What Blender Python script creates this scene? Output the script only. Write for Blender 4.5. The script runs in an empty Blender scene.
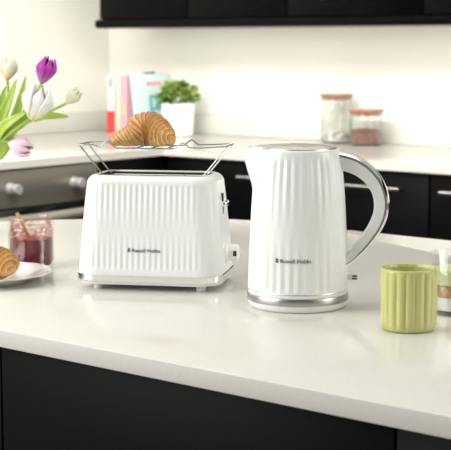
import bpy, bmesh, math, random
from mathutils import Vector, Matrix
random.seed(7)
PI = math.pi
COL = bpy.context.scene.collection
SC = bpy.context.scene
YAW = math.radians(39.644)          # the kitchen is turned this much to the view

# ---------------------------------------------------------------- materials
def mat(name, color, rough=0.5, metal=0.0, coat=0.0, spec=0.5, sss=0.0, trans=0.0, ior=1.45):
    m = bpy.data.materials.new(name); m.use_nodes = True
    b = m.node_tree.nodes['Principled BSDF']
    b.inputs['Base Color'].default_value = (*color, 1)
    b.inputs['Roughness'].default_value = rough
    b.inputs['Metallic'].default_value = metal
    b.inputs['Coat Weight'].default_value = coat
    b.inputs['Coat Roughness'].default_value = 0.08
    b.inputs['Specular IOR Level'].default_value = spec
    b.inputs['Transmission Weight'].default_value = trans
    b.inputs['IOR'].default_value = ior
    if sss:
        b.inputs['Subsurface Weight'].default_value = sss
        b.inputs['Subsurface Radius'].default_value = (0.01, 0.008, 0.006)
        b.inputs['Subsurface Scale'].default_value = 0.5
    return m

def noise_mat(name, stops, scale=40, rough=0.5, detail=4, bump=0.0, metal=0.0, coat=0.0, stretch=(1, 1, 1), sss=0.0):
    m = mat(name, stops[0][1], rough, metal, coat, sss=sss)
    nt = m.node_tree; b = nt.nodes['Principled BSDF']
    tc = nt.nodes.new('ShaderNodeTexCoord'); mp = nt.nodes.new('ShaderNodeMapping')
    mp.inputs['Scale'].default_value = stretch
    n = nt.nodes.new('ShaderNodeTexNoise'); n.inputs['Scale'].default_value = scale
    n.inputs['Detail'].default_value = detail
    r = nt.nodes.new('ShaderNodeValToRGB'); e = r.color_ramp.elements
    e[0].position, e[0].color = stops[0][0], (*stops[0][1], 1)
    e[1].position, e[1].color = stops[-1][0], (*stops[-1][1], 1)
    for p, c in stops[1:-1]:
        x = e.new(p); x.color = (*c, 1)
    nt.links.new(tc.outputs['Object'], mp.inputs['Vector'])
    nt.links.new(mp.outputs['Vector'], n.inputs['Vector'])
    nt.links.new(n.outputs['Fac'], r.inputs['Fac'])
    nt.links.new(r.outputs['Color'], b.inputs['Base Color'])
    if bump:
        bp = nt.nodes.new('ShaderNodeBump'); bp.inputs['Strength'].default_value = bump
        bp.inputs['Distance'].default_value = 0.002
        nt.links.new(n.outputs['Fac'], bp.inputs['Height'])
        nt.links.new(bp.outputs['Normal'], b.inputs['Normal'])
    return m

def glass_mat(name, tint=(0.97, 0.98, 0.97), refl=0.10):
    m = bpy.data.materials.new(name); m.use_nodes = True
    nt = m.node_tree; nt.nodes.clear()
    out = nt.nodes.new('ShaderNodeOutputMaterial'); mx = nt.nodes.new('ShaderNodeMixShader')
    tr = nt.nodes.new('ShaderNodeBsdfTransparent'); tr.inputs['Color'].default_value = (*tint, 1)
    gl = nt.nodes.new('ShaderNodeBsdfGlossy'); gl.inputs['Roughness'].default_value = 0.03
    lw = nt.nodes.new('ShaderNodeLayerWeight'); lw.inputs['Blend'].default_value = 0.25
    mr = nt.nodes.new('ShaderNodeMapRange')
    mr.inputs['To Min'].default_value = refl * 0.4; mr.inputs['To Max'].default_value = 0.40
    nt.links.new(lw.outputs['Facing'], mr.inputs['Value'])
    nt.links.new(mr.outputs['Result'], mx.inputs['Fac'])
    nt.links.new(tr.outputs['BSDF'], mx.inputs[1]); nt.links.new(gl.outputs['BSDF'], mx.inputs[2])
    nt.links.new(mx.outputs['Shader'], out.inputs['Surface'])
    return m

M = {}
M['wall'] = noise_mat('warm_white_paint', [(0.3, (0.88, 0.865, 0.80)), (0.7, (0.90, 0.885, 0.82))], 3, 0.7)
M['ceiling'] = mat('ceiling_paint', (0.9, 0.9, 0.88), 0.8)
M['floor'] = noise_mat('dark_floor', [(0.3, (0.075, 0.06, 0.05)), (0.7, (0.10, 0.085, 0.07))], 6, 0.5)
M['quartz'] = noise_mat('white_quartz', [(0.25, (0.72, 0.705, 0.65)), (0.75, (0.76, 0.745, 0.69))], 160, 0.13, 3)
M['black'] = mat('black_lacquer', (0.0030, 0.0030, 0.0033), 0.40, spec=0.12)
M['black_gloss'] = mat('black_gloss', (0.002, 0.002, 0.002), 0.2, spec=0.08)
M['steel'] = mat('brushed_steel', (0.62, 0.60, 0.56), 0.28, 1.0)
M['chrome'] = mat('chrome', (0.88, 0.88, 0.87), 0.08, 1.0)
M['wire'] = mat('wire_chrome', (0.42, 0.41, 0.39), 0.32, 1.0)
M['lid_steel'] = mat('lid_satin_steel', (0.74, 0.73, 0.71), 0.32, 1.0)
M['band_steel'] = mat('band_steel', (0.46, 0.45, 0.44), 0.32, 1.0)
M['oven'] = noise_mat('oven_brushed_metal', [(0.3, (0.30, 0.275, 0.235)), (0.7, (0.35, 0.32, 0.275))], 30, 0.38, 3, metal=0.7, stretch=(1, 1, 25))
M['oven_glass'] = mat('oven_black_glass', (0.008, 0.008, 0.009), 0.08)
M['oven_rail'] = mat('oven_rail', (0.46, 0.43, 0.33), 0.42, 0.4)
M['knob'] = mat('knob_grey', (0.55, 0.54, 0.53), 0.35, 0.35)
M['white'] = mat('white_plastic', (0.875, 0.885, 0.87), 0.30, coat=0.15)
M['white_soft'] = mat('white_plastic_satin', (0.84, 0.84, 0.82), 0.4)
M['dark'] = mat('dark_slot', (0.03, 0.03, 0.03), 0.5)
M['ink'] = mat('grey_lettering', (0.03, 0.03, 0.032), 0.5)
M['mug'] = noise_mat('lime_glaze', [(0.3, (0.575, 0.575, 0.205)), (0.7, (0.61, 0.61, 0.23))], 25, 0.22, 3, coat=0.3)
M['glass'] = glass_mat('clear_glass')
M['jam'] = mat('raspberry_jam', (0.17, 0.004, 0.016), 0.15, spec=0.3)
M['porcelain'] = mat('porcelain', (0.86, 0.85, 0.82), 0.2, coat=0.4)
M['speck'] = mat('rim_speck', (0.15, 0.12, 0.08), 0.5)
M['wood'] = noise_mat('spoon_wood', [(0.3, (0.50, 0.26, 0.07)), (0.7, (0.62, 0.36, 0.12))], 60, 0.5, 3, stretch=(1, 1, .2))
M['lidwood'] = noise_mat('jar_lid_wood', [(0.3, (0.34, 0.15, 0.08)), (0.7, (0.42, 0.21, 0.12))], 40, 0.5, 3, stretch=(1, 6, 1))
M['leaf'] = noise_mat('tulip_leaf', [(0.3, (0.37, 0.54, 0.07)), (0.7, (0.52, 0.70, 0.15))], 30, 0.4, 2, stretch=(1, 1, .2))
M['stem'] = mat('tulip_stem', (0.42, 0.58, 0.14), 0.45)
M['foliage'] = noise_mat('pot_foliage', [(0.36, (0.05, 0.13, 0.01)), (0.5, (0.22, 0.36, 0.05)), (0.62, (0.58, 0.66, 0.24))], 34, 0.45, 2)
M['pot'] = mat('white_pot', (0.88, 0.88, 0.87), 0.35)
M['soil'] = mat('soil', (0.05, 0.035, 0.02), 0.9)
M['paper'] = mat('book_paper', (0.84, 0.81, 0.72), 0.8)

def petal_mat(name, tip, base):
    m = mat(name, tip, 0.45, sss=0.0)
    nt = m.node_tree; b = nt.nodes['Principled BSDF']
    tc = nt.nodes.new('ShaderNodeTexCoord'); sp = nt.nodes.new('ShaderNodeSeparateXYZ')
    r = nt.nodes.new('ShaderNodeValToRGB'); e = r.color_ramp.elements
    e[0].position, e[0].color = 0.0, (*base, 1)
    e[1].position, e[1].color = 0.45, (*tip, 1)
    nt.links.new(tc.outputs['UV'], sp.inputs[0]); nt.links.new(sp.outputs['Y'], r.inputs['Fac'])
    nt.links.new(r.outputs['Color'], b.inputs['Base Color'])
    return m
M['magenta'] = petal_mat('magenta_petal', (0.45, 0.05, 0.40), (0.62, 0.28, 0.42))
M['whitep'] = petal_mat('white_petal', (0.88, 0.86, 0.84), (0.80, 0.82, 0.45))
M['yellowp'] = petal_mat('pale_yellow_petal', (0.86, 0.86, 0.62), (0.80, 0.84, 0.45))
M['creamp'] = petal_mat('cream_petal', (0.88, 0.87, 0.64), (0.86, 0.60, 0.25))
M['pinkp'] = petal_mat('pale_pink_petal', (0.84, 0.62, 0.74), (0.88, 0.80, 0.82))

# ---------------------------------------------------------------- helpers
def link(o, parent=None):
    COL.objects.link(o)
    if parent is not None: o.parent = parent
    return o

def obj(name, bm, m, parent=None, smooth=True, angle=40):
    bmesh.ops.recalc_face_normals(bm, faces=bm.faces[:])
    me = bpy.data.meshes.new(name)
    if smooth:
        for f in bm.faces: f.smooth = True
        lim = math.radians(angle)
        for e in bm.edges:
            if len(e.link_faces) == 2 and e.calc_face_angle(0) > lim: e.smooth = False
    bm.to_mesh(me); bm.free()
    for x in (m if isinstance(m, (list, tuple)) else [m]): me.materials.append(x)
    return link(bpy.data.objects.new(name, me), parent)

def thing(name, label, cat, loc=(0, 0, 0), rz=0.0, group=None):
    o = bpy.data.objects.new(name, None); o.empty_display_size = 0.02
    COL.objects.link(o); o.location = loc; o.rotation_euler = (0, 0, rz)
    o['label'] = label; o['category'] = cat
    if group: o['group'] = group
    return o

def tag(o, label, cat, group=None, kind=None):
    if label: o['label'] = label
    if cat: o['category'] = cat
    if group: o['group'] = group
    if kind: o['kind'] = kind
    return o

def add_box(bm, x0, x1, y0, y1, z0, z1, bev=0.0, seg=2, mtx=None):
    r = bmesh.ops.create_cube(bm, size=1)
    vs = r['verts']
    bmesh.ops.scale(bm, vec=(x1 - x0, y1 - y0, z1 - z0), verts=vs)
    bmesh.ops.translate(bm, vec=((x0 + x1) / 2, (y0 + y1) / 2, (z0 + z1) / 2), verts=vs)
    if bev:
        es = list({e for v in vs for e in v.link_edges})
        g = bmesh.ops.bevel(bm, geom=es, offset=bev, segments=seg, affect='EDGES', profile=0.5)
        vs = list({v for f in g['faces'] for v in f.verts} | {v for v in vs if v.is_valid})
    if mtx is not None: bmesh.ops.transform(bm, matrix=mtx, verts=vs)
    return vs

def box(name, m, x0, x1, y0, y1, z0, z1, bev=0.0, parent=None):
    bm = bmesh.new(); add_box(bm, x0, x1, y0, y1, z0, z1, bev)
    return obj(name, bm, m, parent)

def struct(o):
    o['kind'] = 'structure'; return o

def add_lathe(bm, prof, seg=48, rfun=None, cap0=False, cap1=False, closed=False):
    rings = []
    for (r, z) in prof:
        if r < 1e-6:
            rings.append([bm.verts.new((0, 0, z))]); continue
        ring = []
        for i in range(seg):
            a = 2 * PI * i / seg
            rr = r * (rfun(a, z) if rfun else 1)
            ring.append(bm.verts.new((rr * math.cos(a), rr * math.sin(a), z)))
        rings.append(ring)
    pairs = list(zip(rings, rings[1:])) + ([(rings[-1], rings[0])] if closed else [])
    for a, b in pairs:
        for i in range(seg):
            j = (i + 1) % seg
            if len(a) == 1 and len(b) == 1: continue
            if len(a) == 1: bm.faces.new((a[0], b[j], b[i]))
            elif len(b) == 1: bm.faces.new((a[i], a[j], b[0]))
            else: bm.faces.new((a[i], a[j], b[j], b[i]))
    if cap0 and len(rings[0]) > 1: bm.faces.new(rings[0][::-1])
    if cap1 and len(rings[-1]) > 1: bm.faces.new(rings[-1])

def lathe(name, m, prof, seg=48, parent=None, rfun=None, **k):
    bm = bmesh.new(); add_lathe(bm, prof, seg, rfun, **k)
    return obj(name, bm, m, parent)

def add_tube(bm, pts, rad, seg=10, closed=False):
    pts = [Vector(p) for p in pts]; n = len(pts)
    rad = rad if isinstance(rad, (list, tuple)) else [rad] * n
    up = None; rings = []
    for i, p in enumerate(pts):
        a = pts[(i - 1) % n] if (closed or i > 0) else p
        b = pts[(i + 1) % n] if (closed or i < n - 1) else p
        t = (b - a).normalized()
        if up is None:
            up = Vector((0, 0, 1)) if abs(t.z) < 0.9 else Vector((1, 0, 0))
        up = (up - t * up.dot(t))
        if up.length < 1e-6: up = t.orthogonal()
        up.normalize(); sd = t.cross(up)
        rings.append([bm.verts.new(p + (up * math.cos(2 * PI * k / seg) + sd * math.sin(2 * PI * k / seg)) * rad[i]) for k in range(seg)])
    for i in range(n if closed else n - 1):
        A, B = rings[i], rings[(i + 1) % n]
        for k in range(seg):
            l = (k + 1) % seg
            bm.faces.new((A[k], A[l], B[l], B[k]))
    if not closed:
        bm.faces.new(rings[0][::-1]); bm.faces.new(rings[-1])

def tube(name, m, pts, rad, seg=10, parent=None, closed=False):
    bm = bmesh.new(); add_tube(bm, pts, rad, seg, closed)
    return obj(name, bm, m, parent)

def spline(ctrl, n=8):
    c = [Vector(p) for p in ctrl]; out = []
    for i in range(len(c) - 1):
        p0 = c[max(i - 1, 0)]; p1 = c[i]; p2 = c[i + 1]; p3 = c[min(i + 2, len(c) - 1)]
        for k in range(n):
            t = k / n
            out.append(0.5 * ((2 * p1) + (p2 - p0) * t + (2 * p0 - 5 * p1 + 4 * p2 - p3) * t * t + (3 * p1 - p0 - 3 * p2 + p3) * t ** 3))
    out.append(c[-1]); return out

def sp1(xs, ys, x):
    if x <= xs[0]: return ys[0]
    for a, b, c, d in zip(xs, xs[1:], ys, ys[1:]):
        if x <= b:
            t = (x - a) / (b - a); t = t * t * (3 - 2 * t) * 0.35 + t * 0.65
            return c + (d - c) * t
    return ys[-1]

def sstep(a, b, x):
    t = min(1, max(0, (x - a) / (b - a))); return t * t * (3 - 2 * t)

def prism(name, m, outline, z0, z1, bev=0.0, parent=None):
    bm = bmesh.new()
    lo = [bm.verts.new((x, y, z0)) for x, y in outline]; hi = [bm.verts.new((x, y, z1)) for x, y in outline]
    bm.faces.new(lo[::-1]); top = bm.faces.new(hi)
    n = len(lo)
    for i in range(n): bm.faces.new((lo[i], lo[(i + 1) % n], hi[(i + 1) % n], hi[i]))
    if bev:
        es = [e for e in bm.edges if abs(e.verts[0].co.z - e.verts[1].co.z) < 1e-6]
        bmesh.ops.bevel(bm, geom=es, offset=bev, segments=2, affect='EDGES', profile=0.5)
    return obj(name, bm, m, parent)

def text_bm(body, size, extrude=0.00015):
    cu = bpy.data.curves.new('lettering', 'FONT'); cu.body = body; cu.size = size
    cu.extrude = extrude; cu.align_x = 'LEFT'; cu.resolution_u = 4
    o = bpy.data.objects.new('lettering', cu); COL.objects.link(o)
    bpy.context.view_layer.update()
    ev = o.evaluated_get(bpy.context.evaluated_depsgraph_get())
    me = bpy.data.meshes.new_from_object(ev)
    bm = bmesh.new(); bm.from_mesh(me)
    bpy.data.objects.remove(o); bpy.data.meshes.remove(me); bpy.data.curves.remove(cu)
    return bm

# ---------------------------------------------------------------- room shell
WX, WY = -4.50, 4.606
struct(box('floor', M['floor'], -4.6, 2.6, -2.2, 4.7, -0.06, 0.0))
struct(box('wall_back', M['wall'], -4.6, 2.6, WY, WY + 0.1, 0.0, 2.6))
struct(box('wall_left', M['wall'], WX - 0.1, WX, -2.2, WY, 0.0, 2.6))
struct(box('ceiling', M['ceiling'], -4.6, 2.6, -2.2, 4.7, 2.6, 2.66))
struct(box('trim_1', M['quartz'], WX + 0.02, 2.0, WY - 0.02, WY, 0.9, 0.985, 0.002))
struct(box('trim_2', M['quartz'], WX, WX + 0.02, 1.9, WY, 0.9, 0.985, 0.002))

# ---------------------------------------------------------------- island
IF = 1.245                                       # front edge of the island
def island_outline():
    pts = [(0.9, IF), (0.9, 2.392)]
    ctrl = [(-1.70, 2.392, 0), (-1.936, 2.384, 0), (-2.10, 2.272, 0), (-2.234, 2.139, 0), (-2.33, 2.00, 0), (-2.40, 1.84, 0), (-2.43, 1.62, 0)]
    pts += [(p.x, p.y) for p in spline(ctrl, 6)]
    pts += [(-2.43, IF)]
    return pts
isl = prism('island_worktop', M['quartz'], island_outline()[::-1], 0.875, 0.90, 0.0015)
tag(isl, 'pale glossy stone worktop on the island holding toaster and kettle', 'worktop')
t = thing('island_cabinet', 'black kitchen island cabinet under the near pale worktop', 'cabinet', (0, 0, 0))
box('carcass', M['black'], -2.10, 0.85, IF + 0.045, 2.06, 0.10, 0.875, 0, t)
box('plinth', M['black'], -2.05, 0.80, IF + 0.09, 2.0, 0.0, 0.10, 0, t)
for x0, x1 in ((-2.10, -1.46), (-1.457, -0.8115), (-0.8085, -0.16), (-0.157, 0.45)):
    box('panel', M['black'], x0, x1, IF + 0.025, IF + 0.045, 0.11, 0.872, 0.0015, t)

# ---------------------------------------------------------------- back and left counters
BX, BY = -3.490, 3.852                           # worktop front edges
ctr = prism('kitchen_worktop', M['quartz'], [(BX, BY), (BX, 1.9), (WX, 1.9), (WX, WY), (2.0, WY), (2.0, BY)][::-1], 0.875, 0.90, 0.0015)
tag(ctr, 'white worktop running along the back wall and round above the oven', 'worktop')
CF = BY + 0.022                                  # drawer front faces
def drawer_cabinet(x0, x1, hx0, hx1, label):
    t = thing('drawer_cabinet', label, 'cabinet', ((x0 + x1) / 2, BY + 0.3, 0), 0)
    cx, cy = (x0 + x1) / 2, BY + 0.3
    box('carcass', M['black'], x0 - cx, x1 - cx, CF + 0.02 - cy, WY - 0.025 - cy, 0.1, 0.874, 0, t)
    box('plinth', M['black'], x0 - cx, x1 - cx, CF + 0.06 - cy, WY - 0.025 - cy, 0.0, 0.1, 0, t)
    for z0, z1 in ((0.50, 0.868), (0.105, 0.496)):
        d = box('drawer', M['black'], x0 + 0.002 - cx, x1 - 0.002 - cx, CF - cy, CF + 0.02 - cy, z0, z1, 0.0015, t)
        bm = bmesh.new()
        hz = z1 - 0.052; hy = CF - 0.032 - cy
        add_tube(bm, [(hx0 - cx, hy, hz), (hx1 - cx, hy, hz)], 0.0065, 14)
        for hx in (hx0 + 0.03, hx1 - 0.03):
            add_tube(bm, [(hx - cx, hy, hz), (hx - cx, CF + 0.002 - cy, hz)], 0.005, 10)
        h = obj('handle', bm, M['steel'], d); h['label'] = 'bright steel bar handle'
drawer_cabinet(-3.25, -2.358, -3.13, -2.452, 'black drawer unit with steel handle seen through the kettle handle')
drawer_cabinet(-2.354, -1.46, -2.300, -1.58, 'black drawer unit at right edge, first to the right of the vertical gap')
t = thing('corner_cabinet', 'plain black corner filler unit between the oven and the drawer units', 'cabinet', (BX - 0.4, BY + 0.3, 0))
cx, cy = BX - 0.4, BY + 0.3
box('carcass', M['black'], WX + 0.01 - cx, -3.252 - cx, CF + 0.02 - cy, WY - 0.025 - cy, 0.0, 0.874, 0, t)
box('filler_panel', M['black'], -3.488 - cx, -3.252 - cx, CF - cy, CF + 0.02 - cy, 0.105, 0.868, 0.001, t)
box('return_panel', M['black'], BX - 0.042 - cx, BX - 0.022 - cx, 3.53 - cy, CF - 0.002 - cy, 0.105, 0.868, 0.001, t)

# oven under the left worktop
OF = BX - 0.015
t = thing('built_in_oven', 'dark brushed metal built-in oven with round grey knobs', 'oven', (OF - 0.3, 3.07, 0))
ox, oy = OF - 0.3, 3.07
box('body', M['black'], OF - 0.6 - ox, OF - 0.02 - ox, 2.62 - oy, 3.52 - oy, 0.02, 0.873, 0, t)
box('control_panel', M['oven'], OF - 0.02 - ox, OF - ox, 2.62 - oy, 3.52 - oy, 0.742, 0.868, 0.002, t)
d = box('door', M['oven_glass'], OF - 0.02 - ox, OF + 0.004 - ox, 2.62 - oy, 3.52 - oy, 0.12, 0.738, 0.003, t)
bm = bmesh.new()
hz = 0.706
add_tube(bm, spline([(OF + 0.028 - ox, 2.68 - oy, hz), (OF + 0.052 - ox, 2.85 - oy, hz), (OF + 0.058 - ox, 3.07 - oy, hz), (OF + 0.052 - ox, 3.29 - oy, hz), (OF + 0.028 - ox, 3.46 - oy, hz)], 6), 0.017, 16)
for y in (2.70, 3.44):
    add_tube(bm, [(OF + 0.034 - ox, y - oy, hz), (OF - ox, y - oy, hz)], 0.011, 12)
h = obj('handle', bm, M['oven_rail'], d); h['label'] = 'beige metal rail handle'
for y in (2.815, 3.108, 3.402):
    bm = bmesh.new()
    prof = [(0.020, 0.0), (0.020, 0.010), (0.0185, 0.012), (0.0155, 0.013), (0.0155, 0.030), (0.0175, 0.032), (0.0185, 0.040), (0.016, 0.046), (0.0, 0.047)]
    add_lathe(bm, prof, 28, cap0=True)
    bmesh.ops.rotate(bm, cent=(0, 0, 0), matrix=Matrix.Rotation(PI / 2, 3, 'Y'), verts=bm.verts[:])
    bmesh.ops.translate(bm, vec=(OF - ox, y - oy, 0.808), verts=bm.verts[:])
    k = obj('knob', bm, M['knob'], t); k['label'] = 'round light grey control knob'

# wall cabinets
UF = 4.255
t = thing('wall_cabinet', 'glossy black wall cabinet run with rounded lower rail across the top', 'cabinet', (-2.0, UF, 1.35))
box('carcass', M['black'], -4.216 + 2, 3.2, 0.02, WY - UF - 0.025, 0.036, 0.75, 0, t)
edges = [-4.216, -3.72, -3.225, -2.628, -2.03, -1.43, -0.8, 0.0, 1.2]
for a, b in zip(edges, edges[1:]):
    box('door', M['black_gloss'], a + 0.002 + 2, b - 0.002 + 2, 0.0, 0.02, 0.038, 0.75, 0.002, t)
bm = bmesh.new(); add_box(bm, -4.232 + 2, 3.2, -0.018, WY - UF - 0.025, 0.0, 0.036, 0.012, 4)
obj('light_rail', bm, M['black_gloss'], t)

# ---------------------------------------------------------------- rib pattern shared by toaster and kettle
def tri(x):
    x = x - math.floor(x); return 1 - abs(2 * x - 1)
def facet(u, v):
    return 0.5 * (tri(u + v) + tri(u - v))       # long diamond facets

# ---------------------------------------------------------------- toaster
TA = math.radians(29.5)
TLOC = (-1.5115, 1.650, 0.90)
def rrect(hx, hy, r, n):
    """n points round a rounded rectangle, with outward normal and arc position"""
    r = min(r, hx, hy); sx, sy = 2 * (hx - r), 2 * (hy - r); ar = PI * r / 2
    per = 2 * sx + 2 * sy + 4 * ar; out = []
    for i in range(n):
        s = per * i / n
        segs = [('l', sx, (-hx + r, -hy), (1, 0), (0, -1)), ('a', ar, (hx - r, -hy + r), -PI / 2), ('l', sy, (hx, -hy + r), (0, 1), (1, 0)), ('a', ar, (hx - r, hy - r), 0),
                ('l', sx, (hx - r, hy), (-1, 0), (0, 1)), ('a', ar, (-hx + r, hy - r), PI / 2), ('l', sy, (-hx, hy - r), (0, -1), (-1, 0)), ('a', ar, (-hx + r, -hy + r), PI)]
        q = s
        for sg in segs:
            if q <= sg[1] + 1e-12:
                if sg[0] == 'l':
                    out.append((sg[2][0] + sg[3][0] * q, sg[2][1] + sg[3][1] * q, sg[4][0], sg[4][1]))
                else:
                    a = sg[3] + q / r
                    out.append((sg[2][0] + r * math.cos(a), sg[2][1] + r * math.sin(a), math.cos(a), math.sin(a)))
                break
            q -= sg[1]
    return out

tt = thing('toaster', 'white ribbed two slice toaster with wire rack on top', 'toaster', TLOC, TA)
NB = 440
def loft(bm, rows, n=NB, disp=None, cap0=False, cap1=False):
    rings = []
    for (hx, hy, r, z) in rows:
        ring = []
        for (x, y, nx, ny) in rrect(hx, hy, r, n):
            d = disp(x, y, nx, ny, z) if disp else 0
            ring.append(bm.verts.new((x + nx * d, y + ny * d, z)))
        rings.append(ring)
    for a, b in zip(rings, rings[1:]):
        for i in range(n):
            j = (i + 1) % n
            bm.faces.new((a[i], a[j], b[j], b[i]))
    if cap0: bm.faces.new(rings[0][::-1])
    if cap1: bm.faces.new(rings[-1])
    return rings
BHX, BHY = 0.1165, 0.078                         # half sizes at the foot of the body
def tdisp(x, y, nx, ny, z):
    fade = sstep(0.032, 0.040, z) * (1 - sstep(0.161, 0.171, z))
    fade *= 1 - sstep(0.080, 0.103, abs(x))
    if y > 0: xx = -x
    else: xx = x
    return -0.0014 * (1 - facet(xx / 0.0092, (z - 0.03) / 0.26)) * fade
rows = []
for i in range(64):
    z = 0.026 + (0.165 - 0.026) * i / 63
    k = (z - 0.026) / 0.139
    rows.append((BHX - 0.0085 * k - 0.003 * k * k, BHY - 0.009 * k - 0.003 * k * k, 0.036, z))
hx, hy = rows[-1][0], rows[-1][1]
for i in range(1, 9):                            # rounded shoulder
    a = PI / 2 * i / 8; R1 = 0.014
    rows.append((hx - R1 * (1 - math.cos(a)), hy - R1 * (1 - math.cos(a)), 0.036 - R1 * (1 - math.cos(a)) * 0.6, 0.165 + R1 * math.sin(a) * 1.05))
zt = rows[-1][3]
rows += [(0.090, 0.0450, 0.012, zt + 0.0005), (0.0893, 0.0443, 0.012, zt), (0.0893, 0.0443, 0.012, zt - 0.002)]
bm = bmesh.new(); loft(bm, rows, disp=tdisp)
obj('body', bm, M['white'], tt, angle=60)
bm = bmesh.new(); loft(bm, [(0.0868, 0.0428, 0.012, zt - 0.06), (0.0868, 0.0428, 0.012, zt - 0.045)], 60, cap0=True)
loft(bm, [(0.0868, 0.0428, 0.012, zt - 0.045), (0.0893, 0.0443, 0.012, zt - 0.002)], 60)
o = obj('slot_liner', bm, M['dark'], tt); o['label'] = 'dark toasting slots'
box('slot_divider', M['lid_steel'], -0.0865, 0.0865, -0.005, 0.005, zt - 0.045, zt - 0.006, 0.002, tt)
for yy in (-0.034, -0.0125, 0.0125, 0.034):      # bread guides
    bm = bmesh.new()
    for k in range(9):
        x = -0.072 + k * 0.018
        add_tube(bm, [(x, yy, zt - 0.052), (x, yy, zt - 0.006)], 0.0009, 6)
    add_tube(bm, [(-0.079, yy, zt - 0.006), (0.079, yy, zt - 0.006)], 0.0009, 6)
    obj('bread_guide', bm, M['chrome'], tt)
# chrome band, white base, feet
bm = bmesh.new()
loft(bm, [(BHX - 0.004, BHY - 0.004, .034, 0.0265), (BHX + 0.0008, BHY + 0.0008, .036, 0.0265), (BHX + 0.0018, BHY + 0.0018, .036, 0.0257), (BHX + 0.0012, BHY + 0.0012, .036, 0.0158), (BHX + 0.0006, BHY + 0.0006, .036, 0.0150), (BHX - 0.004, BHY - 0.004, .034, 0.0150)], 160)
o = obj('base_band', bm, M['chrome'], tt); o['label'] = 'polished chrome band'
bm = bmesh.new()
loft(bm, [(BHX - 0.020, BHY - 0.020, .026, 0.0088), (BHX - 0.010, BHY - 0.010, .030, 0.0089), (BHX - 0.003, BHY - 0.003, .034, 0.0105), (BHX - 0.001, BHY - 0.001, .036, 0.0150), (BHX - 0.004, BHY - 0.004, .034, 0.026)], 160, cap0=True, cap1=True)
obj('base', bm, M['white_soft'], tt)
for fx in (-0.083, 0.083):
    for fy in (-0.052, 0.052):
        f = lathe('foot', M['white_soft'], [(0.0, 0.0), (0.0065, 0.0), (0.0075, 0.001), (0.0080, 0.0100)], 20, tt, cap1=True)
        f.location = (fx, fy, 0)
# controls on the right end
xe = BHX - 0.008
box('lever_track', M['dark'], xe - 0.004, xe + 0.0012, -0.0035, 0.0035, 0.075, 0.150, 0.001, tt)
bm = bmesh.new(); add_box(bm, xe - 0.002, xe + 0.0085, -0.014, 0.014, 0.129, 0.138, 0.003, 3)
o = obj('lever', bm, M['chrome'], tt); o['label'] = 'silver push down lever'
bm = bmesh.new()
add_lathe(bm, [(0.0155, 0), (0.0155, 0.004), (0.0135, 0.006), (0.0130, 0.020), (0.0115, 0.022), (0.0, 0.0222)], 32, cap0=True)
bmesh.ops.rotate(bm, cent=(0, 0, 0), matrix=Matrix.Rotation(PI / 2, 3, 'Y'), verts=bm.verts[:])
bmesh.ops.translate(bm, vec=(BHX - 0.003, -0.006, 0.056), verts=bm.verts[:])
dl = obj('browning_dial', bm, M['white'], tt)
bm = bmesh.new(); add_box(bm, BHX + 0.012, BHX + 0.0175, -0.0202, -0.0170, 0.0515, 0.0600, 0.001)
o = obj('marker', bm, M['dark'], dl); o['label'] = 'dark pointer mark'
for zz in (0.060, 0.046):
    bm = bmesh.new()
    add_lathe(bm, [(0.005, 0), (0.005, 0.002), (0.004, 0.003), (0.0, 0.003)], 20, cap0=True)
    bmesh.ops.rotate(bm, cent=(0, 0, 0), matrix=Matrix.Rotation(PI / 2, 3, 'Y'), verts=bm.verts[:])
    bmesh.ops.translate(bm, vec=(BHX - 0.004, -0.038, zz), verts=bm.verts[:])
    obj('button', bm, M['white_soft'], tt)

def emblem_bm(s):
    """small shield-like mark, two stacked leaves split by a gap"""
    bm = bmesh.new()
    for z0, z1 in ((0, 0.48), (0.54, 1.0)):
        add_box(bm, 0, 0.26 * s, 0, 0.0003, z0 * s, z1 * s, 0.0)
        add_box(bm, 0.34 * s, 0.60 * s, 0, 0.0003, (z0 + .02) * s, (z1 - .04) * s, 0.0)
    return bm
# lettering on the toaster front: plane leaning with the tapered wall
def to_front(bm, x0, zc, yc, tilt):
    bmesh.ops.transform(bm, matrix=Matrix.Translation((x0, yc, zc)) @ Matrix.Rotation(-tilt, 4, 'X'), verts=bm.verts[:])
tilt = math.atan2(0.012, 0.139)
LZ = 0.0625
kk = (LZ - 0.026) / 0.139
ly = -(BHY - 0.009 * kk - 0.003 * kk * kk) - 0.0004
bm = text_bm('Russell Hobbs', 0.0080)
bmesh.ops.rotate(bm, cent=(0, 0, 0), matrix=Matrix.Rotation(PI / 2, 3, 'X'), verts=bm.verts[:])
to_front(bm, -0.0225, LZ, ly, tilt)
tx = obj('lettering', bm, M['ink'], tt, smooth=False); tx['label'] = 'small grey printed lettering'
bm = emblem_bm(0.0062); to_front(bm, -0.0288, LZ, ly - 0.0003, tilt)
o = obj('emblem', bm, M['ink'], tt, smooth=False); o['label'] = 'small grey printed mark'

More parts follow.
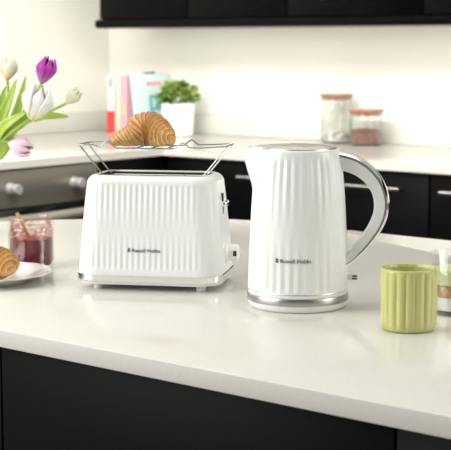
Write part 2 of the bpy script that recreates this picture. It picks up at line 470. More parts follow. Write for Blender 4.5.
# wire warming rack standing in the slots
RZ = 0.225
rk = thing('warming_rack', 'chrome wire bun rack standing in the white toaster slots', 'rack', (TLOC[0], TLOC[1], 0.90), TA)
for sy in (-1, 1):
    y = sy * 0.036
    pts = [(-0.110, y, RZ + 0.002), (-0.092, y, RZ + 0.002), (-0.087, y, RZ - 0.001), (-0.081, y, RZ - 0.001), (-0.0755, y, RZ + 0.004), (-0.070, y, RZ + 0.0095), (-0.064, y, RZ + 0.005), (-0.058, y, RZ - 0.002), (-0.050, y, RZ - 0.003),
           (0.0, y, RZ - 0.003), (0.030, y, RZ - 0.003), (0.039, y, RZ - 0.002), (0.045, y, RZ + 0.003), (0.051, y, RZ + 0.0065), (0.0565, y, RZ + 0.003), (0.062, y, RZ - 0.001), (0.068, y, RZ - 0.001), (0.083, y, RZ - 0.001), (0.110, y, RZ + 0.001)]
    tube('long_wire', M['wire'], spline(pts, 4), 0.0011, 8, rk)
for sx in (-1, 1):
    tube('end_wire', M['wire'], spline([(sx * 0.110, -0.036, RZ + .001), (sx * 0.118, -0.033, RZ + .001), (sx * 0.120, -0.025, RZ + .001), (sx * 0.120, 0.025, RZ + .001), (sx * 0.118, 0.033, RZ + .001), (sx * 0.110, 0.036, RZ + .001)], 5), 0.0011, 8, rk)
    for sy in (-1, 1):
        yb = sy * 0.0225
        tube('leg', M['wire'], spline([(sx * 0.120, sy * 0.024, RZ + .001), (sx * 0.100, sy * 0.0235, RZ - 0.024), (sx * 0.0815, yb, zt - 0.001), (sx * 0.077, yb, zt - 0.006)], 5), 0.0011, 8, rk)
for x in (-0.025, 0.0, 0.025):
    tube('cross_wire', M['wire'], [(x, -0.036, RZ - 0.003), (x, 0.036, RZ - 0.003)], 0.0011, 8, rk)

# ---------------------------------------------------------------- croissants
def croissant_mat():
    m = mat('croissant_crust', (0.6, 0.3, 0.08), 0.5)
    nt = m.node_tree; b = nt.nodes['Principled BSDF']
    at = nt.nodes.new('ShaderNodeAttribute'); at.attribute_name = 'baked'
    tc = nt.nodes.new('ShaderNodeTexCoord'); n = nt.nodes.new('ShaderNodeTexNoise')
    n.inputs['Scale'].default_value = 160; n.inputs['Detail'].default_value = 5
    ma = nt.nodes.new('ShaderNodeMath'); ma.operation = 'MULTIPLY_ADD'
    ma.inputs[1].default_value = 0.55; 
    r = nt.nodes.new('ShaderNodeValToRGB'); e = r.color_ramp.elements
    e[0].position, e[0].color = 0.25, (0.86, 0.60, 0.28, 1)
    e[1].position, e[1].color = 1.05 if False else 1.0, (0.38, 0.135, 0.028, 1)
    x = e.new(0.6); x.color = (0.68, 0.36, 0.11, 1)
    nt.links.new(tc.outputs['Object'], n.inputs['Vector'])
    nt.links.new(n.outputs['Fac'], ma.inputs[0]); nt.links.new(at.outputs['Fac'], ma.inputs[2])
    nt.links.new(ma.outputs[0], r.inputs['Fac']); nt.links.new(r.outputs['Color'], b.inputs['Base Color'])
    bp = nt.nodes.new('ShaderNodeBump'); bp.inputs['Strength'].default_value = 0.35; bp.inputs['Distance'].default_value = 0.002
    nt.links.new(n.outputs['Fac'], bp.inputs['Height']); nt.links.new(bp.outputs['Normal'], b.inputs['Normal'])
    return m
M['crust'] = croissant_mat()
def croissant(name, axis, radii, layers, seed=1, squash=1.0):
    """rolled pastry: axis points and radius profile, overlapping layers step along it"""
    rnd = random.Random(seed)
    A = spline(axis, 30); n = len(A)
    bm = bmesh.new(); lay = bm.verts.layers.float.new('baked')
    seg = 56; rings = []
    ts = [i / (len(radii) - 1) for i in range(len(radii))]
    for i, p in enumerate(A):
        t = i / (n - 1)
        a = A[max(i - 1, 0)]; b = A[min(i + 1, n - 1)]
        d = (b - a).normalized(); up = Vector((0, 0, 1)); up = (up - d * d.dot(up)).normalized(); sd = d.cross(up)
        R = sp1(ts, radii, t)
        ring = []
        for k in range(seg):
            ph = 2 * PI * k / seg
            # layer edges spiral round: steps rise away from the thick middle
            tm = t + 0.045 * math.sin(ph + 0.9) + 0.006 * math.sin(2 * ph + seed) + 0.003 * math.sin(23 * ph * 0 + 9 * t)
            c = 0.47
            u = (abs(tm - c)) * layers
            fr = u - math.floor(u)
            stepv = 1 - fr                        # highest at the start of each layer
            lump = 0.03 * math.sin(5 * ph + 9 * t + seed) * math.sin(7 * t + ph)
            rr = R * (0.95 + 0.10 * stepv ** 1.6 + lump)
            q = p + up * (math.cos(ph) * rr * squash) + sd * (math.sin(ph) * rr)
            q.z = max(q.z, 0.0006 * math.sin(40 * t + ph) + 0.0006)
            v = bm.verts.new(q)
            v[lay] = 0.06 + 0.55 * stepv ** 1.5 + 0.12 * math.cos(ph) + 0.06 * math.sin(11 * t + 3 * ph) + 0.07 * math.sin(u * 4 * PI + 1.0)
            ring.append(v)
        rings.append(ring)
    for a, b in zip(rings, rings[1:]):
        for k in range(seg):
            l = (k + 1) % seg
            bm.faces.new((a[k], a[l], b[l], b[k]))
    bm.faces.new(rings[0][::-1]); bm.faces.new(rings[-1])
    return obj(name, bm, M['crust'], angle=70)
cr = croissant('croissant', [(-0.052, -0.012, 0.006), (-0.038, -0.010, 0.012), (-0.022, -0.005, 0.016), (-0.006, 0.002, 0.025), (0.012, 0.001, 0.024), (0.030, -0.009, 0.016), (0.047, -0.022, 0.009)],
               [0.005, 0.0115, 0.0160, 0.0195, 0.0270, 0.0290, 0.0245, 0.0185, 0.0060], 21, 1)
cr.location = (-1.525, 1.640, 0.90 + RZ - 0.0015); cr.rotation_euler = (0, 0, YAW - 0.09)
tag(cr, 'golden croissant lying on the wire rack above the toaster', 'croissant', 'croissants')

# ---------------------------------------------------------------- kettle
KA = math.radians(31.6)
KLOC = (-1.2255, 1.6475, 0.90)
kt = thing('kettle', 'white ribbed electric kettle with chrome banded base and loop handle', 'kettle', KLOC, KA)
KZ = [0.022, 0.06, 0.11, 0.165, 0.200, 0.2325]
KR = [0.0744, 0.0734, 0.0714, 0.0683, 0.0650, 0.0602]
KTOP = 0.2325
def krad(z):
    c = [(a, b) for a, b in zip(KZ, KR)]
    pts = getattr(krad, 'p', None)
    if pts is None:
        pts = krad.p = spline([(a, b, 0) for a, b in c], 20)
    if z <= pts[0].x: return pts[0].y
    for p, q in zip(pts, pts[1:]):
        if z <= q.x: return p.y + (q.y - p.y) * (z - p.x) / max(1e-9, q.x - p.x)
    return pts[-1].y
def wrap(a):
    return (a + PI) % (2 * PI) - PI
def kdisp(a, z):
    r = krad(z)
    da = wrap(a - PI)                             # the spout points to local -X
    prof = sstep(0.168, 0.215, z) * 0.7 + sstep(0.20, 0.2325, z) * 0.3
    w = math.exp(-(da / 0.26) ** 2)
    sp = 0.0200 * prof * max(0, w * 1.05 - 0.05)
    fade = sstep(0.026, 0.036, z) * (1 - sstep(0.214, 0.227, z)) * (1 - w)
    hd = math.exp(-(wrap(a) / 0.22) ** 2)
    fade *= 1 - hd
    g = -0.0015 * (1 - facet(a * 36 / (2 * PI), (z - 0.03) / 0.36)) * fade
    return r + sp + g
bm = bmesh.new(); SEG = 540; rings = []
zs = [0.0225 + (KTOP - 0.0225) * i / 70 for i in range(71)]
for z in zs:
    rings.append([bm.verts.new((kdisp(2 * PI * i / SEG, z) * math.cos(2 * PI * i / SEG), kdisp(2 * PI * i / SEG, z) * math.sin(2 * PI * i / SEG), z)) for i in range(SEG)])
for dr, dz in ((-0.0012, 0.0009), (-0.0030, 0.0010), (-0.0040, -0.001), (-0.0045, -0.006)):
    z = KTOP
    rings.append([bm.verts.new(((kdisp(2 * PI * i / SEG, z) + dr) * math.cos(2 * PI * i / SEG), (kdisp(2 * PI * i / SEG, z) + dr) * math.sin(2 * PI * i / SEG), z + dz)) for i in range(SEG)])
for a, b in zip(rings, rings[1:]):
    for i in range(SEG):
        j = (i + 1) % SEG
        bm.faces.new((a[i], a[j], b[j], b[i]))
bm.faces.new(rings[0][::-1])
obj('body', bm, M['white'], kt, angle=60)
# lid with a spout-shaped tip
bm = bmesh.new(); rings = []
for q, z in ((0.985, KTOP - 0.005), (0.985, KTOP + 0.0015), (0.97, KTOP + 0.0028), (0.90, KTOP + 0.0040), (0.6, KTOP + 0.0062), (0.25, KTOP + 0.0072)):
    rings.append([bm.verts.new((((kdisp(2 * PI * i / 160, KTOP) - 0.0042) * q) * math.cos(2 * PI * i / 160), ((kdisp(2 * PI * i / 160, KTOP) - 0.0042) * q) * math.sin(2 * PI * i / 160), z)) for i in range(160)])
for a, b in zip(rings, rings[1:]):
    for i in range(160):
        j = (i + 1) % 160
        bm.faces.new((a[i], a[j], b[j], b[i]))
bm.faces.new(rings[0][::-1]); bm.faces.new(rings[-1])
o = obj('lid', bm, M['lid_steel'], kt); o['label'] = 'flat satin silver lid'
# base: white plinth, chrome band, thin chrome line
lathe('base', M['white'], [(0.0, 0.0), (0.068, 0.0), (0.0710, 0.0015), (0.0732, 0.005), (0.0741, 0.0105)], 96, kt, cap1=True)
o = lathe('base_band', M['band_steel'], [(0.070, 0.0106), (0.0744, 0.0106), (0.0749, 0.0112), (0.0749, 0.0208), (0.0744, 0.0214), (0.070, 0.0214)], 128, kt, closed=True); o['label'] = 'polished chrome band'
lathe('band_seat', M['white'], [(0.066, 0.0214), (0.0738, 0.0214), (0.0738, 0.0224), (0.066, 0.0224)], 96, kt, closed=True)
o = lathe('trim_ring', M['lid_steel'], [(0.072, 0.0262), (0.0744, 0.0262), (0.0747, 0.0267), (0.0747, 0.0274), (0.0744, 0.0279), (0.072, 0.0279)], 128, kt, closed=True); o['label'] = 'thin silver ring'
# handle: flat strap in the local XZ plane
S = 2.09 / 1400 * 1.006
def kp(px, py): return ((px - 298.2) * S / 0.990, (303.5 - py) * S)
outer = [kp(*p) for p in [(334, 150.5), (344, 151.5), (356, 155.5), (368, 163.5), (378, 175), (384, 188), (386.3, 201), (384.5, 214), (379, 227), (370, 240), (360, 251.5), (351, 260), (342, 265)]]
inner = [kp(*p) for p in [(334, 166), (342, 169.5), (351, 172.5), (359, 177.5), (366, 185), (370, 193), (371.3, 201.5), (370.3, 211), (366, 222), (359, 233.5), (352, 243), (347.5, 249), (340, 255)]]
def to3(l): return spline([(a, 0, b) for a, b in l], 6)
OUT, INN = to3(outer), to3(inner)
bm = bmesh.new(); rings = []
HW = 0.0125
for o_, i_ in zip(OUT, INN):
    c = (o_ + i_) / 2; e = (o_ - i_) / 2
    ring = []
    for (u, w) in ((0.41, 1), (0.5, .8), (0.5, 0), (0.5, -.8), (0.41, -1), (-0.75, -1), (-0.95, -0.8), (-1, -0.5), (-1, 0.5), (-0.95, 0.8), (-0.75, 1)):
        ring.append(bm.verts.new(c + e * u + Vector((0, w * HW, 0))))
    rings.append(ring)
for a, b in zip(rings, rings[1:]):
    for k in range(len(a)):
        l = (k + 1) % len(a); bm.faces.new((a[k], a[l], b[l], b[k]))
bm.faces.new(rings[0][::-1]); bm.faces.new(rings[-1])
hn = obj('handle', bm, M['white'], kt, angle=50)
bm = bmesh.new(); rings = []
for o_, i_ in zip(OUT, INN):
    c = (o_ + i_) / 2; e = (o_ - i_) / 2
    ring = []
    for (u, w) in ((0.42, 1.0), (0.44, 1.04), (0.70, 1.04), (0.90, 0.75), (1.0, 0.25), (1.0, -0.25), (0.90, -0.75), (0.70, -1.04), (0.44, -1.04), (0.42, -1.0), (0.42, 0)):
        ring.append(bm.verts.new(c + e * u + Vector((0, w * HW, 0))))
    rings.append(ring)
for a, b in zip(rings, rings[1:]):
    for k in range(len(a)):
        l = (k + 1) % len(a); bm.faces.new((a[k], a[l], b[l], b[k]))
bm.faces.new(rings[0][::-1]); bm.faces.new(rings[-1])
o = obj('handle_trim', bm, M['chrome'], kt, angle=50); o['label'] = 'polished chrome outer strip'
# switch paddle under the handle
bm = bmesh.new(); add_box(bm, 0.066, 0.0905, -0.009, 0.009, 0.0405, 0.0495, 0.003, 3)
sw = obj('switch', bm, M['white'], kt)
bm = bmesh.new()
for z in (0.0420, 0.0458): add_box(bm, 0.0805, 0.0875, -0.0094, -0.0088, z, z + 0.0022)
o = obj('switch_mark', bm, M['dark'], sw, smooth=False); o['label'] = 'two short dark printed bars'
# lettering bent round the body
def bend(bm, a0, zc, z_off=0.0006):
    for v in bm.verts:
        x, y, z = v.co
        r = krad(zc + z) + z_off - y
        a = a0 + x / krad(zc)
        v.co = (r * math.cos(a), r * math.sin(a), zc + z)
    return bm
bm = text_bm('Russell Hobbs', 0.0080)
bmesh.ops.rotate(bm, cent=(0, 0, 0), matrix=Matrix.Rotation(PI / 2, 3, 'X'), verts=bm.verts[:])
A0 = -PI / 2 + 0.02
bend(bm, A0 - 0.0215 / 0.0735, 0.0740)
o = obj('lettering', bm, M['ink'], kt, smooth=False); o['label'] = 'small grey printed lettering'
bm = emblem_bm(0.0060); bend(bm, A0 - 0.0283 / 0.0735, 0.0740)
o = obj('emblem', bm, M['ink'], kt, smooth=False); o['label'] = 'small grey printed mark'

# ---------------------------------------------------------------- green mug
mg = thing('mug', 'lime green fluted ceramic mug on the island worktop', 'mug', (-1.0035, 1.6010, 0.90), YAW)
def flute(a, z):
    f = sstep(0.004, 0.012, z) * (1 - sstep(0.077, 0.0835, z))
    return 1 - 0.060 * f * (1 - abs(math.sin(a * 9 + 0.55)) ** 0.8)
prof = [(0.0, 0.0), (0.030, 0.0), (0.0345, 0.0012), (0.0365, 0.004), (0.0378, 0.010)]
prof += [(0.0385 if z < 0.075 else 0.0383, z) for z in [0.015 + 0.0045 * i for i in range(15)]]
prof += [(0.0381, 0.0825), (0.0375, 0.0848), (0.0363, 0.0853), (0.0352, 0.0843), (0.0350, 0.080)]
R = len(prof)
bm = bmesh.new()
add_lathe(bm, prof, 216, flute)
obj('body', bm, M['mug'], mg, angle=70)
bm = bmesh.new(); add_lathe(bm, [(0.0350, 0.0801), (0.0348, 0.02), (0.033, 0.009), (0.028, 0.007), (0.0, 0.007)], 96)
obj('inner_wall', bm, M['mug'], mg)

# ---------------------------------------------------------------- jam jar with wooden spoon
jr = thing('jam_jar', 'faceted glass jar of dark red jam beside the plate', 'jar', (-1.793, 1.636, 0.90), YAW + 0.2)
jr.scale = (1.03, 1.03, 1.0)
NF = 10
def facet_r(a, z):
    f = sstep(0.006, 0.010, z) * (1 - sstep(0.060, 0.066, z))
    q = (a % (2 * PI / NF)) - PI / NF
    return 1 - f * (1 - math.cos(PI / NF) / math.cos(q))
gp = [(0.0, 0.0), (0.034, 0.0), (0.037, 0.002), (0.0385, 0.007), (0.0388, 0.012), (0.0388, 0.058), (0.0385, 0.066), (0.0375, 0.070), (0.0372, 0.072), (0.0392, 0.0735), (0.0395, 0.0755), (0.0375, 0.077), (0.0372, 0.084), (0.0378, 0.087), (0.0372, 0.0885), (0.0358, 0.0885), (0.0352, 0.086),
      (0.0352, 0.072), (0.0362, 0.064), (0.0362, 0.012), (0.034, 0.006), (0.0, 0.005)]
lathe('glass', M['glass'], gp, 120, jr, rfun=facet_r)
jp = [(0.0, 0.0054), (0.033, 0.0064), (0.0357, 0.0125), (0.0357, 0.0515), (0.033, 0.0525), (0.0, 0.0515)]
o = lathe('jam', M['jam'], jp, 120, jr, rfun=facet_r); o['label'] = 'dark red jam'
def smear_mat():
    m = bpy.data.materials.new('jam_smear'); m.use_nodes = True
    nt = m.node_tree; b = nt.nodes['Principled BSDF']
    b.inputs['Base Color'].default_value = (0.62, 0.07, 0.08, 1); b.inputs['Roughness'].default_value = 0.15
    tc = nt.nodes.new('ShaderNodeTexCoord'); n = nt.nodes.new('ShaderNodeTexNoise')
    n.inputs['Scale'].default_value = 75; n.inputs['Detail'].default_value = 5
    r = nt.nodes.new('ShaderNodeValToRGB'); r.color_ramp.elements[0].position = 0.44; r.color_ramp.elements[1].position = 0.66
    r.color_ramp.elements[1].color = (0.85, 0.85, 0.85, 1)
    tr = nt.nodes.new('ShaderNodeBsdfTransparent'); tr.inputs['Color'].default_value = (1.0, 0.90, 0.90, 1)
    mx = nt.nodes.new('ShaderNodeMixShader')
    out = nt.nodes['Material Output']
    nt.links.new(tc.outputs['Object'], n.inputs['Vector']); nt.links.new(n.outputs['Fac'], r.inputs['Fac'])
    nt.links.new(r.outputs['Color'], mx.inputs['Fac']); nt.links.new(tr.outputs['BSDF'], mx.inputs[1])
    nt.links.new(b.outputs['BSDF'], mx.inputs[2]); nt.links.new(mx.outputs['Shader'], out.inputs['Surface'])
    return m
M['smear'] = smear_mat()
o = lathe('jam_smear', M['smear'], [(0.0358, 0.0527), (0.0358, 0.064), (0.0348, 0.0722), (0.0348, 0.080)], 96, jr); o['label'] = 'red jam smeared inside the glass'
sp = thing('wooden_spoon', 'thin wooden spoon handle sticking out of the jam jar', 'spoon', (-1.793, 1.636, 0.90), YAW)
tube('handle', M['wood'], [(-0.0240, 0.0, 0.0950), (-0.0215, -0.0015, 0.091), (-0.010, -0.006, 0.068), (0.004, -0.010, 0.040)], [0.0030, 0.0033, 0.0030, 0.0028], 12, sp)
bm = bmesh.new(); bmesh.ops.create_uvsphere(bm, u_segments=16, v_segments=10, radius=0.009)
bmesh.ops.scale(bm, vec=(1, .45, 1.5), verts=bm.verts[:]); bmesh.ops.translate(bm, vec=(0.008, -0.011, 0.030), verts=bm.verts[:])
obj('bowl', bm, M['wood'], sp)

# ---------------------------------------------------------------- plate and second croissant
pl = thing('plate', 'white scalloped side plate at the left edge holding a croissant', 'plate', (-1.732, 1.494, 0.90), YAW)
def scal(a, z):
    return 1 + 0.016 * sstep(0.007, 0.016, z) * math.cos(14 * a)
lathe('dish', M['porcelain'], [(0.0, 0.003), (0.050, 0.003), (0.052, 0.0), (0.056, 0.0), (0.060, 0.004), (0.080, 0.0115), (0.0965, 0.0165), (0.0980, 0.0175), (0.0975, 0.0188), (0.0955, 0.0188), (0.080, 0.0145), (0.062, 0.0075), (0.052, 0.006), (0.0, 0.006)], 140, pl, rfun=scal)
for a in (-0.12, -0.62):
    bm = bmesh.new(); bmesh.ops.create_uvsphere(bm, u_segments=10, v_segments=6, radius=0.0016)
    bmesh.ops.scale(bm, vec=(1, 1, .5), verts=bm.verts[:])
    bmesh.ops.translate(bm, vec=(0.0915 * math.cos(a), 0.0915 * math.sin(a), 0.0180), verts=bm.verts[:])
    o = obj('rim_speck', bm, M['speck'], pl); o['label'] = 'tiny dark speck on the rim'
c2 = croissant('croissant', [(-0.060, -0.030, 0.008), (-0.040, -0.010, 0.018), (-0.018, 0.000, 0.024), (0.004, 0.004, 0.026), (0.020, -0.002, 0.025), (0.030, -0.010, 0.022), (0.037, -0.020, 0.015)],
               [0.006, 0.015, 0.022, 0.026, 0.0275, 0.027, 0.024, 0.019, 0.006], 15, 4)
c2.location = (-1.728, 1.484, 0.9065); c2.rotation_euler = (0, 0, YAW + 0.15)
tag(c2, 'golden croissant lying on the white plate at the left edge', 'croissant', 'croissants')

# ---------------------------------------------------------------- layered glass at the right edge
gs = thing('dessert_glass', 'clear glass tumbler with brown and white layers behind the green mug', 'glass', (-1.009, 1.7425, 0.90), YAW)
lathe('glass', M['glass'], [(0.0, 0.0), (0.031, 0.0), (0.034, 0.002), (0.0365, 0.02), (0.0390, 0.0885), (0.0384, 0.0895), (0.0376, 0.0885), (0.0350, 0.020), (0.032, 0.007), (0.0, 0.006)], 64, gs)
def grad(z): return 0.0350 + (z - 0.02) / 0.0685 * 0.0026 - 0.0005
o = lathe('yoghurt', mat('yoghurt', (0.84, 0.83, 0.80), .35), [(0.0, 0.0065), (0.031, 0.0075), (grad(.02), 0.02), (grad(.026), 0.0265), (0.0, 0.0265)], 64, gs); o['label'] = 'white layer'
o = lathe('granola', noise_mat('granola', [(0.35, (0.36, 0.15, 0.06)), (0.7, (0.66, 0.38, 0.20))], 160, .7, bump=.6), [(0.0, 0.027), (grad(.027), 0.027), (grad(.044), 0.044), (0.0, 0.0445)], 64, gs); o['label'] = 'brown crumb layer'
o = lathe('green_topping', mat('green_cream', (0.66, 0.70, 0.42), .4), [(0.0, 0.045), (grad(.045), 0.0447), (grad(.066), 0.066), (0.02, 0.069), (0.0, 0.070)], 64, gs); o['label'] = 'pale green layer'

# ---------------------------------------------------------------- tulips in a vase just outside the picture
FU = 2.86 / 1400 * 1.003
VB = (-2.195, 1.800, 0.90)
def fp(px, py, dy=0.0): return Vector(((px + 47) * FU, dy, (232 - py) * FU))
vs = thing('vase', 'white ceramic vase holding the tulips on the island', 'vase', VB, YAW)
lathe('body', M['porcelain'], [(0.0, 0.0), (0.034, 0.0), (0.040, 0.004), (0.050, 0.05), (0.046, 0.11), (0.034, 0.15), (0.034, 0.165), (0.031, 0.165), (0.031, 0.15), (0.043, 0.11), (0.047, 0.05), (0.037, 0.008), (0.0, 0.006)], 56, vs)
def add_petal(bm, ang, L, R, open_, uvl):
    nu, nv = 9, 12; g = []
    for j in range(nv + 1):
        t = j / nv
        rad = R * (math.sin(PI * min(1, t * 0.62 + 0.02)) ** 0.8) * (1 + open_ * t) * (1 - (0.55 - open_) * max(0, t - .6) / .4 * 0.9)
        half = 0.62 * math.sin(PI * min(0.985, 0.10 + 0.86 * t)) ** 0.7
        row = []
        for i in range(nu + 1):
            s = -1 + 2 * i / nu
            a = ang + s * half * 1.15
            rr = rad * (1 - 0.06 * s * s) + 0.0004
            z = L * (t - 0.10 * s * s * t)
            row.append((bm.verts.new((rr * math.cos(a), rr * math.sin(a), z)), (i / nu, t)))
        g.append(row)
    for j in range(nv):
        for i in range(nu):
            q = [g[j][i], g[j][i + 1], g[j + 1][i + 1], g[j + 1][i]]
            f = bm.faces.new([v for v, _ in q])
            for lp, (_, uv) in zip(f.loops, q): lp[uvl].uv = uv
def tulip(label, m, base, tip, R, open_, stem, seed):
    root = thing('tulip', label, 'flower', VB, YAW, 'tulips')
    ax = (tip - base); L = ax.length; rot = ax.to_track_quat('Z', 'Y').to_matrix().to_4x4()
    for k in range(6):
        bm = bmesh.new(); uvl = bm.loops.layers.uv.new('UVMap')
        inner = k % 2
        add_petal(bm, seed + k * PI / 3, L * (0.95 if inner else 1.0), R * (0.88 if inner else 1.0), open_, uvl)
        bmesh.ops.transform(bm, matrix=Matrix.Translation(base) @ rot, verts=bm.verts[:])
        o = obj('petal', bm, m, root)
        md = o.modifiers.new('thickness', 'SOLIDIFY'); md.thickness = 0.0008
    tube('stem', M['stem'], spline(stem, 8), 0.0030, 10, root)
    return root
def add_leaf(name, parent, pts, width, twist=0.0):
    P = spline(pts, 8); n = len(P); bm = bmesh.new(); rows = []
    for i, p in enumerate(P):
        t = i / (n - 1); a = P[max(i - 1, 0)]; b = P[min(i + 1, n - 1)]
        d = (b - a).normalized(); s = d.cross(Vector((0, 1, 0)))
        if s.length < 1e-3: s = Vector((1, 0, 0))
        s.normalize(); s = Matrix.Rotation(twist, 3, d) @ s; nn = d.cross(s)
        w = width * (math.sin(PI * min(1, 0.12 + 0.88 * t)) ** 0.8) * 0.5
        rows.append([bm.verts.new(p + s * (w * q) + nn * (0.35 * w * q * q)) for q in (-1, -.5, 0, .5, 1)])
    for a, b in zip(rows, rows[1:]):
        for k in range(4): bm.faces.new((a[k], a[k + 1], b[k + 1], b[k]))
    o = obj(name, bm, M['leaf'], parent)
    md = o.modifiers.new('thickness', 'SOLIDIFY'); md.thickness = 0.0012
    return o
root = Vector((0, 0, 0.155))
def st(*p): return [root + Vector((0, 0, -0.10)), root + Vector((0.004, 0, 0.012))] + [fp(*q) for q in p]
a = tulip('magenta tulip, the most vivid of the bunch', M['magenta'], fp(40.5, 82, -.02), fp(49.5, 56, -.02), 0.0225, 0.0, st((2, 138, -.01), (26, 103, -.02), (40.5, 82, -.02)), 0.4)
add_leaf('leaf', a, st((0, 140, 0), (14, 112, .005), (24, 74, .01))[1:], 0.022)
a = tulip('large white tulip wide open just below the magenta one', M['whitep'], fp(32, 116, -.05), fp(44, 83, -.05), 0.0350, 0.0, st((-8, 142, -.03), (15, 126, -.05), (30, 115, -.05)), 0.1)
add_leaf('leaf', a, st((-6, 150, -.02), (10, 128, -.04), (33, 106, -.045))[1:], 0.030, 0.4)
a = tulip('small pale yellow tulip, furthest right of the bunch', M['yellowp'], fp(61, 102, .03), fp(75, 88, .03), 0.0160, 0.0, st((0, 132, .01), (40, 112, .03), (61, 102, .03)), 0.9)
add_leaf('leaf', a, [fp(30, 118, .02), fp(40, 113.5, .02), fp(52, 113, .02), fp(65, 114.5, .02)], 0.016, 0.3)
a = tulip('cream yellow tulip cut by the left edge above the leaves', M['creamp'], fp(5, 79, .02), fp(9, 57, .02), 0.0190, 0.05, st((-12, 130, .01), (4, 100, .02), (5, 79, .02)), 1.3)
add_leaf('leaf', a, st((-10, 136, 0), (4, 108, -.01), (17, 77, -.015))[1:], 0.024)
add_leaf('leaf', a, st((-14, 136, 0), (-4, 110, 0), (5, 84, 0))[1:], 0.024, 0.3)
a = tulip('pale pink tulip hanging low above the oven worktop', M['pinkp'], fp(9, 138, -.04), fp(33, 145, -.04), 0.0210, 0.05, st((-20, 146, -.02), (-4, 136, -.04), (10, 137, -.04)), 0.2)
add_leaf('leaf', a, st((-12, 142, -.02), (6, 122, -.05), (29, 108, -.06))[1:], 0.026, -0.3)
add_leaf('leaf', a, st((-14, 150, -.01), (2, 132, -.03), (26, 121, -.03))[1:], 0.024, 0.2)

# ---------------------------------------------------------------- back counter: books, plant, jars
def book(name_label, cat_pos, thick, depth, height, cover, tiltb=0.0, group='books by the back wall'):
    t = thing('book', name_label, 'book', cat_pos, 0, group)
    t.rotation_euler = (0, tiltb, 0)
    bm = bmesh.new()
    add_box(bm, 0, 0.003, 0, depth, 0, height, 0.0008); add_box(bm, thick - 0.003, thick, 0, depth, 0, height, 0.0008)
    add_box(bm, 0, thick, 0, 0.003, 0, height, 0.0008)
    obj('cover', bm, cover, t)
    box('pages', M['paper'], 0.003, thick - 0.003, 0.003, depth - 0.004, 0.003, height - 0.003, 0, t)
    return t
cw = mat('cover_white', (0.82, 0.82, 0.82), .4); cred = mat('cover_red', (0.72, 0.06, 0.06), .4)
ccream = mat('cover_cream', (0.82, 0.80, 0.62), .5); cpink = mat('cover_pink', (0.76, 0.44, 0.50), .5)
cblue = mat('cover_blue', (0.70, 0.85, 0.86), .4); cteal = mat('print_teal', (0.10, 0.52, 0.58), .4)
cpt = mat('print_pink', (0.80, 0.36, 0.40), .4); cgr = mat('print_green', (0.30, 0.50, 0.16), .4); cyel = mat('print_yellow', (0.85, 0.62, 0.30), .5)
BKY = 4.352
b1 = book('white book with red lower spine, leftmost in the row', (-4.272, BKY, 0.90), 0.046, 0.21, 0.252, cw)
o = box('red_spine_block', cred, 0.0, 0.046, -0.0012, 0.0, 0.002, 0.098, 0, b1); o['label'] = 'red lower half of the spine'
o = box('spine_mark', mat('spine_grey', (0.45, 0.45, 0.47), .5), 0.012, 0.034, -0.0010, 0.0, 0.20, 0.24, 0, b1); o['label'] = 'grey mark at the spine top'
b2 = book('cream yellow book between the white and the pink one', (-4.2255, BKY + .01, 0.90), 0.033, 0.20, 0.245, ccream)
b3 = book('pink book with yellow patch next to the blue one', (-4.1905, BKY, 0.90), 0.040, 0.21, 0.250, cpink, 0.0)
o = box('spine_mark', cyel, 0.010, 0.026, -0.0010, 0.0, 0.085, 0.13, 0, b3); o['label'] = 'yellow patch on the spine'
b4 = book('light blue cookbook leaning left with teal picture on cover', (-4.109, BKY + 0.002, 0.9006), 0.024, 0.225, 0.256, cblue, -0.12)
bm = bmesh.new()
for k, (y0, y1) in enumerate(((.075, .098), (.102, .115), (.119, .142), (.146, .17))): add_box(bm, 0.024, 0.0248, y0, y1, 0.206, 0.222)
o = obj('title_print', bm, cpt, b4); o['label'] = 'pink title line'
bm = bmesh.new(); add_box(bm, 0.024, 0.0247, 0.085, 0.19, 0.03, 0.165)
o = obj('cover_picture', bm, cteal, b4); o['label'] = 'teal picture block'
bm = bmesh.new(); add_box(bm, 0.0247, 0.0252, 0.105, 0.17, 0.05, 0.10); add_box(bm, 0.0247, 0.0252, 0.10, 0.12, 0.11, 0.15)
obj('picture_detail', bm, mat('print_pale', (0.70, 0.86, 0.86), .4), o)
pn = tube('pen', M['dark'], [(-4.121, BKY + .075, 1.1605), (-4.121, BKY + .14, 1.1605)], 0.0045, 12)
tag(pn, 'short dark pen lying on top of the light blue book', 'pen')

pt = thing('potted_plant', 'bushy green plant in a white pot beside the blue book', 'plant', (-3.953, 4.455, 0.90), 0)
lathe('pot', M['pot'], [(0.0, 0.0), (0.062, 0.0), (0.0655, 0.002), (0.0725, 0.134), (0.0725, 0.137), (0.069, 0.138), (0.066, 0.122), (0.0, 0.122)], 56, pt)
lathe('soil', M['soil'], [(0.0, 0.126), (0.066, 0.1225)], 40, pt)
bm = bmesh.new(); rl = random.Random(5)
for i in range(330):
    th = rl.uniform(0, 2 * PI); el = rl.uniform(0.02, 1.35); R = rl.uniform(0.05, 0.096)
    p = Vector((R * math.cos(el) * math.cos(th), R * math.cos(el) * math.sin(th), 0.142 + 0.95 * R * math.sin(el) + rl.uniform(-.01, .012)))
    d = Vector((math.cos(th) * math.cos(el), math.sin(th) * math.cos(el), math.sin(el) * .8 + rl.uniform(-.5, .4))).normalized()
    s = d.cross(Vector((rl.uniform(-1, 1), rl.uniform(-1, 1), 1))).normalized(); L = rl.uniform(0.022, 0.038); W = L * 0.42
    nn = d.cross(s)
    v = [bm.verts.new(p - d * L * .5), bm.verts.new(p + s * W - nn * .002), bm.verts.new(p + d * L * .5 + nn * 0.004), bm.verts.new(p - s * W - nn * .002), bm.verts.new(p + nn * 0.003)]
    for a_, b_ in ((0, 1), (1, 2), (2, 3), (3, 0)): bm.faces.new((v[a_], v[b_], v[4]))
obj('foliage', bm, M['foliage'], pt)
bm = bmesh.new()
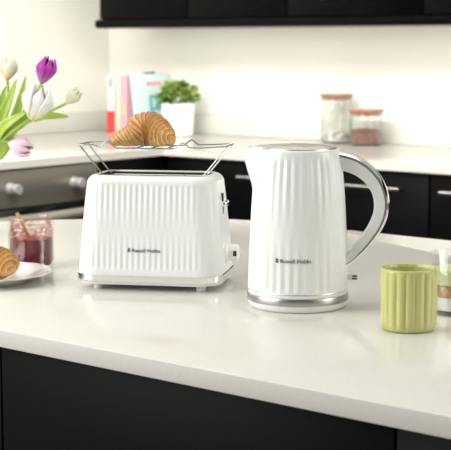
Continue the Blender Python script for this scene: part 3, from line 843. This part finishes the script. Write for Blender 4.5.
for i in range(14):
    th = rl.uniform(0, 2 * PI); r_ = rl.uniform(.01, .05)
    add_tube(bm, spline([(r_ * .6 * math.cos(th), r_ * .6 * math.sin(th), 0.118), (r_ * math.cos(th), r_ * math.sin(th), 0.16), (1.3 * r_ * math.cos(th), 1.3 * r_ * math.sin(th), 0.20)], 4), 0.0016, 6)
obj('stems', bm, M['stem'], pt)

def store_jar(label, loc, r, h, lid_h, contents):
    t = thing('storage_jar', label, 'jar', loc, 0, 'storage jars on the back worktop')
    lathe('glass', M['glass'], [(0.0, 0.0), (r * .93, 0.0), (r, 0.006), (r, h - .004), (r - .001, h), (r - .003, h), (r - .003, 0.008), (r * .9, 0.005), (0.0, 0.005)], 56, t)
    l = lathe('lid', M['lidwood'], [(0.0, h - 0.012), (r - .0035, h - 0.012), (r - .0035, h + .0005), (r + .002, h + .001), (r + .003, h + .004), (r + .003, h + lid_h - .003), (r + .001, h + lid_h), (0.0, h + lid_h)], 56, t)
    l['label'] = 'thin wooden lid'
    contents(t, r - .004)
    return t
def beans(t, r):
    lathe('contents', noise_mat('brown_beans', [(0.35, (0.12, 0.035, 0.02)), (0.65, (0.27, 0.09, 0.055))], 90, .5, 2, bump=.8), [(0.0, 0.0055), (r * .9, 0.006), (r, 0.010), (r, 0.058), (r * .6, 0.064), (0.0, 0.062)], 56, t)
def grains(t, r):
    lathe('contents', noise_mat('grey_seeds', [(0.40, (0.30, 0.29, 0.28)), (0.62, (0.80, 0.78, 0.74))], 45, .6, 2, bump=.6), [(0.0, 0.0055), (r * .9, 0.006), (r, 0.010), (r, 0.030), (r * .4, 0.048), (0.0, 0.042)], 56, t)
store_jar('tall glass jar with wooden lid, the taller of two', (-3.172, 4.51, 0.90), 0.0625, 0.180, 0.012, grains)
store_jar('short glass jar of brown beans with wooden lid', (-3.005, 4.47, 0.90), 0.0635, 0.126, 0.012, beans)

# ---------------------------------------------------------------- light
w = bpy.data.worlds.new('world'); SC.world = w; w.use_nodes = True
w.node_tree.nodes['Background'].inputs['Color'].default_value = (1.0, 0.985, 0.95, 1)
w.node_tree.nodes['Background'].inputs['Strength'].default_value = 0.15
def area(name, loc, target, sx, sy, power, color=(1, 1, 1), spread=180):
    l = bpy.data.lights.new(name, 'AREA'); l.shape = 'RECTANGLE'; l.size = sx; l.size_y = sy; l.energy = power; l.color = color
    l.spread = math.radians(spread)
    o = bpy.data.objects.new(name, l); COL.objects.link(o); o.location = loc
    o.rotation_euler = (Vector(target) - Vector(loc)).to_track_quat('-Z', 'Y').to_euler()
    return o
area('side_light', (-2.45, -0.10, 1.75), (-1.4, 1.6, 0.95), 1.8, 1.5, 52, (1.0, 0.99, 0.97))  # soft daylight from the left
area('side_light', (1.5, 2.9, 1.75), (-1.3, 1.6, 0.95), 1.6, 1.5, 42, (1.0, 0.985, 0.95))  # fill added to lighten right-hand sides of kettle and toaster; no window there
area('overhead_fill', (-1.7, 2.0, 2.55), (-1.7, 2.0, 0), 2.0, 1.2, 10, (1.0, 0.98, 0.94))  # unseen soft source overhead for general brightness
area('overhead_fill', (-2.6, 2.5, 2.5), (-3.3, 4.6, 1.1), 3.2, 0.8, 84, (1.0, 0.98, 0.935), 150)  # added and aimed to brighten the back wall, no lamp fitting there
area('wall_fill_strip', (-2.5, 4.36, 1.345), (-2.5, 4.50, 1.0), 3.4, 0.06, 4.5, (1.0, 0.96, 0.88))  # strip added to brighten the wall just below the cabinet

# ---------------------------------------------------------------- camera
cam = bpy.data.cameras.new('camera'); co = bpy.data.objects.new('camera', cam); COL.objects.link(co)
co.location = (0, 0, 1.285); co.rotation_euler = (PI / 2 - math.radians(7.3667), 0, YAW)
cam.sensor_width = 36; cam.sensor_fit = 'HORIZONTAL'; cam.lens = 1400 / 451 * 36
cam.clip_start = 0.05
cam.dof.use_dof = True; cam.dof.focus_distance = 2.08; cam.dof.aperture_fstop = 13.0
SC.camera = co
SC.view_settings.view_transform = 'Standard'; SC.view_settings.look = 'None'
SC.view_settings.exposure = 0.0; SC.view_settings.gamma = 1.0; SC.view_settings.use_curve_mapping = False
